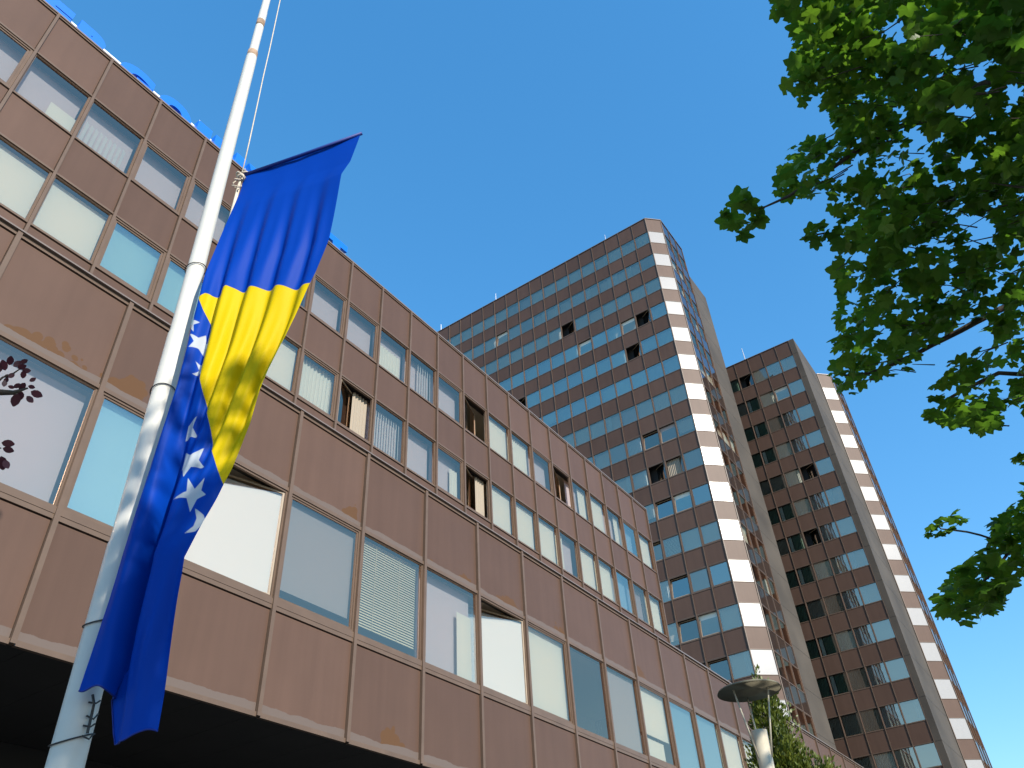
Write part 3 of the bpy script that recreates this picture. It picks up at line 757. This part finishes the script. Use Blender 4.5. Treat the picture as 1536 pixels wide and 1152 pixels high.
def flag_mat():
    m = bpy.data.materials.new('flag cloth'); m.use_nodes = True; n = m.node_tree; b = n.nodes['Principled BSDF']
    b.inputs['Roughness'].default_value = .55; b.inputs['Specular IOR Level'].default_value = .1
    col = None
    blue, yel, wh = (.0, .045, .36, 1), (.62, .45, .0, 1), (.45, .49, .54, 1)
    def thr(name):
        a = n.nodes.new('ShaderNodeAttribute'); a.attribute_name = name
        g = n.nodes.new('ShaderNodeMapRange'); g.inputs[1].default_value = -.45; g.inputs[2].default_value = .45; n.links.new(a.outputs['Fac'], g.inputs[0]); return g
    m1 = n.nodes.new('ShaderNodeMix'); m1.data_type = 'RGBA'; m1.inputs[6].default_value = blue; m1.inputs[7].default_value = yel; n.links.new(thr('yellow').outputs[0], m1.inputs[0])
    m2 = n.nodes.new('ShaderNodeMix'); m2.data_type = 'RGBA'; m2.inputs[7].default_value = wh; n.links.new(m1.outputs[2], m2.inputs[6]); n.links.new(thr('star').outputs[0], m2.inputs[0])
    n.links.new(m2.outputs[2], b.inputs['Base Color'])
    tl = n.nodes.new('ShaderNodeBsdfTranslucent'); n.links.new(m2.outputs[2], tl.inputs[0])
    ms = n.nodes.new('ShaderNodeMixShader'); ms.inputs[0].default_value = .18
    tc = n.nodes.new('ShaderNodeTexCoord'); wv = n.nodes.new('ShaderNodeTexNoise'); wv.inputs['Scale'].default_value = 260
    n.links.new(tc.outputs['Object'], wv.inputs['Vector']); bp = n.nodes.new('ShaderNodeBump'); bp.inputs['Strength'].default_value = .12; bp.inputs['Distance'].default_value = .002
    n.links.new(wv.outputs[0], bp.inputs['Height']); n.links.new(bp.outputs[0], b.inputs['Normal'])
    n.links.new(b.outputs[0], ms.inputs[1]); n.links.new(tl.outputs[0], ms.inputs[2]); n.links.new(ms.outputs[0], n.nodes['Material Output'].inputs[0])
    return m
me.materials.append(flag_mat()); o = link('cloth', me, fl); o.matrix_local = finv
m = MB(); m.tube([hpoint(362, 264, 3.875), hpoint(450, 233.5, 3.58), hpoint(543, 200, 3.325)], [.013, .013, .012], 12)
o = m.build('crossbar', mat('navy sleeve', (.0, .02, .20), .6), fl, True); o.matrix_local = finv
m = MB()
for sgn in (0, 1):
    j = NT; pts = [V[idx(i, j)] for i in range(0, NS + 1, 2)]
m.tube(pts, .004, 5); o = m.build('hem', mat('navy hem', (.0, .02, .22), .7), fl, True); o.matrix_local = finv
tag(fl, 'blue flag with yellow triangle and white stars hanging in folds beside the flagpole', 'flag')

# ------------------------------------------------------------------ leaves
def leaf_mat(name, c0, c1, trans=.35, tcol=None):
    m = bpy.data.materials.new(name); m.use_nodes = True; n = m.node_tree; b = n.nodes['Principled BSDF']
    ge = n.nodes.new('ShaderNodeNewGeometry'); rp = n.nodes.new('ShaderNodeMix'); rp.data_type = 'RGBA'
    rp.inputs[6].default_value = (*c0, 1); rp.inputs[7].default_value = (*c1, 1); n.links.new(ge.outputs['Random Per Island'], rp.inputs[0])
    n.links.new(rp.outputs[2], b.inputs['Base Color']); b.inputs['Roughness'].default_value = .45
    tl = n.nodes.new('ShaderNodeBsdfTranslucent'); n.links.new(rp.outputs[2], tl.inputs[0])
    if tcol: tl.inputs[0].default_value = (*tcol, 1); n.links.remove(tl.inputs[0].links[0])
    ms = n.nodes.new('ShaderNodeMixShader'); ms.inputs[0].default_value = trans
    n.links.new(b.outputs[0], ms.inputs[1]); n.links.new(tl.outputs[0], ms.inputs[2]); n.links.new(ms.outputs[0], n.nodes['Material Output'].inputs[0])
    return m
SYC = []
for a, r in ((-90, .10), (-66, .60), (-48, .62), (-28, .90), (-16, .74), (-5, .66), (8, .80), (24, .92), (34, 1.04), (45, .86), (55, .72), (64, .80), (77, 1.0), (90, 1.14)):
    SYC.append((r * math.cos(R_(a)), r * math.sin(R_(a))))
SYC = SYC + [(-x, y) for x, y in reversed(SYC[1:-1])]
OVL = [(0, 0), (.22, .2), (.32, .5), (.27, .8), (.1, 1.05), (0, 1.12), (-.1, 1.05), (-.27, .8), (-.32, .5), (-.22, .2)]
def add_leaf(m, p, size, shape, rr, droop=.35, fold=.18):
    # roughly level blade, drooping tip, random turn
    yaw = rr.random() * 6.283; tilt = rr.gauss(0, droop); roll = rr.gauss(0, droop)
    rot = Matrix.Rotation(yaw, 3, 'Z') @ Matrix.Rotation(tilt, 3, 'X') @ Matrix.Rotation(roll, 3, 'Y')
    n = len(m.v); c = rot @ Vector((0, .28 * size, 0)); m.v.append(tuple(p + c))
    for x, y in shape:
        z = -fold * abs(x) - .14 * (x * x + y * y)
        m.v.append(tuple(p + rot @ Vector((x * size, y * size, z * size))))
    k = len(shape)
    for i in range(k): m.f.append((n, n + 1 + i, n + 1 + (i + 1) % k)); m.m.append(0)
def in_poly(poly, x, y):
    ins = False
    for (ax_, ay), (bx, by) in zip(poly, poly[1:] + poly[:1]):
        if (ay > y) != (by > y) and x < ax_ + (y - ay) * (bx - ax_) / (by - ay): ins = not ins
    return ins
MAIN = [(1150, -60), (1148, 8), (1152, 36), (1180, 52), (1193, 66), (1192, 92), (1172, 134), (1192, 158), (1228, 152), (1254, 186), (1238, 200), (1222, 208), (1190, 216), (1170, 238), (1158, 284), (1176, 300), (1198, 286), (1214, 308), (1228, 288), (1246, 318), (1268, 345), (1254, 378), (1246, 418), (1262, 446), (1250, 466), (1254, 500), (1242, 534), (1246, 560), (1272, 598), (1296, 582), (1308, 566), (1342, 560), (1376, 546), (1384, 520), (1408, 500), (1440, 486), (1464, 474), (1434, 536), (1392, 568), (1386, 600), (1396, 632), (1440, 634), (1468, 660), (1500, 636), (1540, 620), (1700, 600), (2000, 500), (2100, -200), (1500, -420)]
HOLES = [[(1424, 152), (1452, 150), (1466, 166), (1450, 186), (1420, 188), (1414, 170)], [(1420, 336), (1450, 312), (1490, 320), (1502, 350), (1470, 375), (1428, 370)], [(1426, 508), (1470, 480), (1500, 470), (1440, 540)], [(1500, 130), (1530, 110), (1536, 130), (1510, 150)], [(1270, 236), (1290, 228), (1296, 240), (1276, 250)], [(1310, 250), (1328, 246), (1322, 262)]]
SPRAYS = [(1104, 300, 16), (1120, 306, 16), (1096, 330, 15), (1112, 344, 17), (1136, 332, 15), (1138, 312, 12), (1086, 318, 9),
          (1214, 348, 12), (1228, 340, 12), (1240, 352, 11), (1250, 360, 10), (1222, 362, 11), (1258, 346, 9),
          (1398, 792, 11), (1412, 780, 12), (1428, 776, 12), (1444, 780, 9), (1408, 800, 9), (1392, 802, 6), (1424, 792, 10),
          (1530, 686, 12), (1545, 690, 14), (1522, 690, 6)]
LOW = [(1545, 728), (1524, 744), (1510, 772), (1486, 778), (1494, 800), (1480, 812), (1470, 828), (1446, 838), (1428, 856), (1432, 870), (1408, 888), (1400, 914), (1412, 930), (1426, 920), (1446, 934), (1460, 924), (1490, 916), (1506, 890), (1516, 880), (1536, 856), (1620, 830), (1640, 700)]
rs = random.Random(21)
syc = empty('sycamore_tree', (9.5, -3.5, 0)); bpy.context.view_layer.update(); yinv = syc.matrix_world.inverted()
m = MB(); cnt = 0
def shift(p): return p
clumps = []
def try_leaf(poly, u, v, dist, size):
    if not in_poly(poly, u, v) or (any(in_poly(h, u, v) for h in HOLES) and rs.random() < .86): return False
    add_leaf(m, dpoint(u, v, dist), size, SYC, rs, .42); return True
while cnt < 4500:
    # leaves sit in sprays along twigs
    u, v = rs.uniform(1130, 1640), rs.uniform(-140, 680)
    if not in_poly(MAIN, u, v): continue
    n3 = noise.noise((u / 45, v / 45, 3)); dist = 6.3 + 1.3 * noise.noise((u / 150, v / 150, 0)) + rs.uniform(-.5, .6)
    if n3 < -.18 and rs.random() < .8: continue
    if u < 1540 and rs.random() < .3: clumps.append((u, v, dist))
    for k in range(rs.randint(3, 7)):
        uu, vv = u + rs.gauss(0, 13), v + rs.gauss(0, 11)
        if try_leaf(MAIN, uu, vv, dist + rs.uniform(-.15, .15), rs.uniform(.038, .076)): cnt += 1
for u, v, s in SPRAYS:
    for k in range(3):
        add_leaf(m, dpoint(u + rs.gauss(0, s * .25), v + rs.gauss(0, s * .25), 6.0 + rs.uniform(-.1, .1)), s / F * 6.0 * rs.uniform(.85, 1.1), SYC, rs, .3)
cnt = 0
while cnt < 480:
    u, v = rs.uniform(1390, 1640), rs.uniform(700, 940)
    if try_leaf(LOW, u, v, 6.6 + rs.uniform(-.5, .5), rs.uniform(.045, .078)): cnt += 1
# unseen leaves behind the camera, placed up-sun to shade the visible crown
cnt = 0
while cnt < 3000:
    q = Vector((rs.gauss(0, 1), rs.gauss(0, 1), rs.gauss(0, 1))).normalized() * rs.random() ** .33
    p = Vector((4.9 + q.x * 4.1, -5.4 + q.y * 4.0, 9.4 + q.z * 3.8))
    if inside(p) is not None: continue
    add_leaf(m, p, rs.uniform(.11, .17), SYC, rs, .45); cnt += 1
o = m.build('crown', leaf_mat('sycamore leaf', (.072, .175, .013), (.115, .225, .015), .66), syc); o.matrix_local = yinv
tw = MB()
for u, v, dist in clumps:
    a = dpoint(u, v, dist); b = dpoint(u + rs.uniform(25, 75), v + rs.uniform(-38, 18), dist + rs.uniform(.0, .3))
    mid = a.lerp(b, .5) + Vector((rs.uniform(-.03, .03), rs.uniform(-.03, .03), rs.uniform(-.02, .04)))
    tw.tube([a, mid, b], [.0025, .0035, .005], 5, cap=False)
o = tw.build('twigs', M['bark'], syc, True); o.matrix_local = yinv; o['kind'] = 'stuff'
m = MB()
m.tube([(9.5, -3.5, 0), (9.45, -3.5, 1.5), (9.3, -3.3, 3.2), (9.2, -3.2, 4.4), (9.4, -3.5, 7), (9.6, -4, 10)], [.34, .27, .23, .2, .15, .06], 14)
o = m.build('trunk', M['bark'], syc, True); o.matrix_local = yinv
def limb(pts, r0, r1, start):
    P = [Vector(start)] + [dpoint(u, v, d) for u, v, d in pts]; m = MB(); n = len(P)
    Q = []
    for i in range(n - 1):
        for k in range(4):
            t = k / 4; q = P[i].lerp(P[i + 1], t); Q.append(q + Vector((noise.noise(q * 1.7), noise.noise(q * 1.7 + Vector((9, 0, 0))), noise.noise(q * 1.7 + Vector((0, 9, 0))))) * .05 * (1 if i else t))
    Q.append(P[-1]); L = len(Q) - 1
    m.tube(Q, [r0 + (r1 - r0) * (i / L) ** .45 for i in range(L + 1)], 8)
    o = m.build('limb', M['bark'], syc, True); o.matrix_local = yinv
limb([(1600, 80, 7.4), (1459, 137, 6.8), (1394, 176, 6.6), (1355, 189, 6.5), (1270, 239, 6.2), (1182, 293, 6.0), (1146, 309, 6.0), (1120, 318, 6.0)], .065, .003, (9.25, -3.2, 4.4))
limb([(1640, -40, 7.6), (1475, 20, 6.9), (1400, 42, 6.7), (1319, 81, 6.6), (1250, 70, 6.4)], .06, .006, (9.3, -3.3, 5.4))
limb([(1600, 255, 7.4), (1475, 293, 6.9), (1420, 300, 6.6), (1330, 330, 6.4), (1262, 355, 6.1), (1225, 352, 6.0)], .06, .006, (9.25, -3.2, 4.0))
limb([(1600, 425, 7.4), (1469, 482, 6.8), (1381, 528, 6.6), (1300, 560, 6.4), (1255, 560, 6.3)], .055, .006, (9.28, -3.25, 3.7))
limb([(1620, 560, 7.3), (1500, 560, 6.7), (1420, 600, 6.6), (1400, 628, 6.6)], .04, .006, (9.3, -3.3, 3.4))
limb([(1640, 760, 7.3), (1536, 800, 6.7), (1480, 860, 6.6), (1420, 905, 6.6)], .035, .005, (9.35, -3.4, 2.9))
limb([(1640, 780, 7.2), (1500, 815, 6.7), (1432, 790, 6.0), (1404, 786, 6.0)], .02, .004, (9.35, -3.4, 2.8))
limb([(1394, 176, 6.6), (1440, 60, 6.7), (1432, 30, 6.7), (1350, 20, 6.6)], .03, .006, dpoint(1459, 137, 6.8))
tag(syc, 'large leafy sycamore whose dark green branches overhang the sky on the right', 'tree')

# purple plum: twigs at the left edge, crown behind the camera shades the pole and flag
plum = empty('plum_tree', (-2.6, -3.6, 0)); bpy.context.view_layer.update(); qinv = plum.matrix_world.inverted()
m = MB(); rp_ = random.Random(9)
def plum_leaf(u, v, d, s, a):
    p = dpoint(u, v, d); dr = ray(u, v); right = dr.cross(Vector((0, 0, 1))).normalized(); upv = right.cross(dr)
    ca, sa = math.cos(a), math.sin(a); e1 = right * ca + upv * sa; e2 = -right * sa + upv * ca
    e2 = (e2 + dr * rp_.uniform(-.6, .6)).normalized()
    n = len(m.v)
    for x, y in OVL: m.v.append(tuple(p + (e1 * x * 1.1 + e2 * y + dr * (.12 * x * x)) * s))
    m.f.append(tuple(range(n, n + len(OVL)))); m.m.append(0)
PL = [(3, 545, 15, 2.9), (8, 556, 13, .6), (14, 548, 12, .2), (20, 550, 11, -.5), (26, 552, 11, -.9), (30, 545, 9, -.7), (33, 556, 10, -1.2), (22, 560, 9, 2.6), (12, 566, 8, 3.0), (16, 563, 7, 2.2), (8, 570, 9, 3.3), (34, 568, 10, .2), (38, 574, 11, 2.9), (32, 576, 9, 2.4), (44, 572, 8, -.7), (42, 579, 8, -1.5), (46, 587, 14, -1.7), (40, 594, 11, -2.1), (27, 590, 16, 3.2), (30, 586, 12, 3.6), (22, 582, 7, 1.6),
      (2, 664, 14, -1.4), (4, 672, 12, -1.6), (2, 684, 17, 3.6), (6, 690, 12, 3.9), (-8, 660, 14, 1), (-14, 560, 14, 1), (-12, 575, 14, 2), (-20, 550, 14, 1), (-10, 690, 14, 3)]
for u, v, s, a in PL: plum_leaf(u, v, 4.6, s / F * 4.6, a)
cnt = 0
while cnt < 9000:
    q = Vector((rp_.gauss(0, 1), rp_.gauss(0, 1), rp_.gauss(0, 1))).normalized() * rp_.random() ** .4
    p = Vector((-1.2 + q.x * 2.8, -4.8 + q.y * 2.3, 7.2 + q.z * 2.0))
    if noise.noise(p * 1.1) < -.05: continue
    add_leaf(m, p, rp_.uniform(.10, .16), OVL, rp_, .6); cnt += 1
o = m.build('crown', leaf_mat('plum leaf', (.055, .012, .020), (.10, .02, .03), .35), plum); o.matrix_local = qinv
m = MB(); m.tube([(-2.6, -3.6, 0), (-2.5, -3.7, 1.4), (-2.2, -3.9, 2.8), (-1.5, -4.4, 5), (-.8, -4.6, 8)], [.16, .13, .11, .07, .02], 12)
o = m.build('trunk', M['bark'], plum, True); o.matrix_local = qinv
def ptw(pts, r0, r1):
    m = MB(); m.tube(pts, [r0 + (r1 - r0) * i / (len(pts) - 1) for i in range(len(pts))], 7); o = m.build('limb', M['bark'], plum, True); o.matrix_local = qinv
ptw([Vector((-2.45, -3.7, 1.6)), Vector((-2.2, -1.5, 3)), Vector((-1.2, 1.2, 4)), dpoint(-160, 600, 4.6), dpoint(-20, 588, 4.6), dpoint(20, 589, 4.6), dpoint(42, 582, 4.6)], .05, .004)
ptw([dpoint(-20, 588, 4.6), dpoint(4, 566, 4.6), dpoint(20, 560, 4.6), dpoint(32, 552, 4.6)], .006, .003)
ptw([Vector((-1.2, 1.2, 4)), dpoint(-160, 700, 4.6), dpoint(-30, 676, 4.6), dpoint(2, 672, 4.6)], .02, .003)
tag(plum, 'purple-leaved plum tree with dark red twigs reaching in at the left edge', 'tree')

# thuja behind the lamp
def tuft_tree(name, base, lobes, seed, label, trunk_h, col0, col1, dens):
    root = empty(name, base); bpy.context.view_layer.update(); inv = root.matrix_world.inverted(); r = random.Random(seed); m = MB()
    for (cx, cy, cz, rx, rz) in lobes:
        n = int(dens * rx * rz)
        for k in range(n):
            q = Vector((r.gauss(0, 1), r.gauss(0, 1), r.gauss(0, 1))).normalized()
            rad = (.72 + .33 * r.random()) * (1 + .55 * noise.noise(q * 2.6 + Vector((cx, cz, seed))))
            p = Vector((base[0] + cx + q.x * rx * rad, base[1] + cy + q.y * rx * rad, cz + q.z * rz * rad))
            s = r.uniform(.022, .045); out = (q + Vector((0, 0, .7)) + Vector((r.gauss(0, .4), r.gauss(0, .4), r.gauss(0, .4)))).normalized()
            side = out.cross(Vector((r.gauss(0, 1), r.gauss(0, 1), r.gauss(0, 1)))).normalized() * s * .38
            m.quad([p - side, p + out * s * .8 - side * 1.3, p + out * s * 1.9, p + out * s * .7 + side * 1.3, p + side])
    o = m.build('crown', leaf_mat(name + ' leaf', col0, col1, .25), root); o.matrix_local = inv
    m = MB(); m.tube([(base[0], base[1], 0), (base[0], base[1], trunk_h)], [.12, .05], 10); o = m.build('trunk', M['bark'], root, True); o.matrix_local = inv
    tag(root, label, 'tree'); return root
tb = hpoint(1160, 1110, 14.5)
tuft_tree('thuja_tree', (tb.x, tb.y, 0), [(0, 0, 3.2, .62, 2.3), (-.05, .0, 5.2, .27, .95), (.2, -.45, 4.2, .36, .7), (-.25, .72, 3.75, .42, .6), (.1, 0, 1.6, .8, 1.5), (.05, -.1, 4.6, .34, .6)], 5,
          'bushy green evergreen standing behind the disc topped street lamp', 4.8, (.055, .085, .008), (.13, .15, .016), 17000)

# ------------------------------------------------------------------ street lamp
LD = 12.0
lp = hpoint(1124, 1038, LD); lamp = empty('street_lamp', (lp.x, lp.y, 0)); bpy.context.view_layer.update(); linv = lamp.matrix_world.inverted()
def lbuild(name, m, mt, smooth=True): o = m.build(name, M[mt], lamp, smooth); o.matrix_local = linv; return o
c = Vector((lp.x, lp.y, 0)); zd = lp.z
at = lambda z, r=0, a=0: c + Vector((r * math.cos(a), r * math.sin(a), z))
dr = .445
m = MB(); m.tube([at(zd + .10), at(zd + .085), at(zd + .03), at(zd + .004), at(zd), at(zd + .012)], [.05, dr * .45, dr * .97, dr, dr * .98, dr * .93], 48)
o = lbuild('disc', m, 'lampgrey')
m = MB(); m.tube([at(zd + .012), at(zd - .01), at(zd - .03)], [dr * .42, dr * .40, dr * .2], 32); lbuild('reflector', m, 'lampgrey')
zc = hpoint(1143, 1096, LD).z
m = MB(); m.tube([at(zc - .02), at(zc), at(zc - .6), at(zc - .9)], [.05, .112, .092, .078], 28); lbuild('cone', m, 'lampwhite')
m = MB(); m.tube([at(0), at(zc - .75)], [.085, .074], 20); m.tube([at(0), at(.25)], [.13, .12], 20); lbuild('post', m, 'lampwhite')
for a in (.5, 2.6, 4.7):
    m = MB(); m.tube([at(zd + .01, dr * .62, a), at(zc - .35, .10, a)], .012, 8); lbuild('rod', m, 'lampwhite')
tag(lamp, 'street lamp with a round grey disc on three rods above a cream cone', 'street lamp')
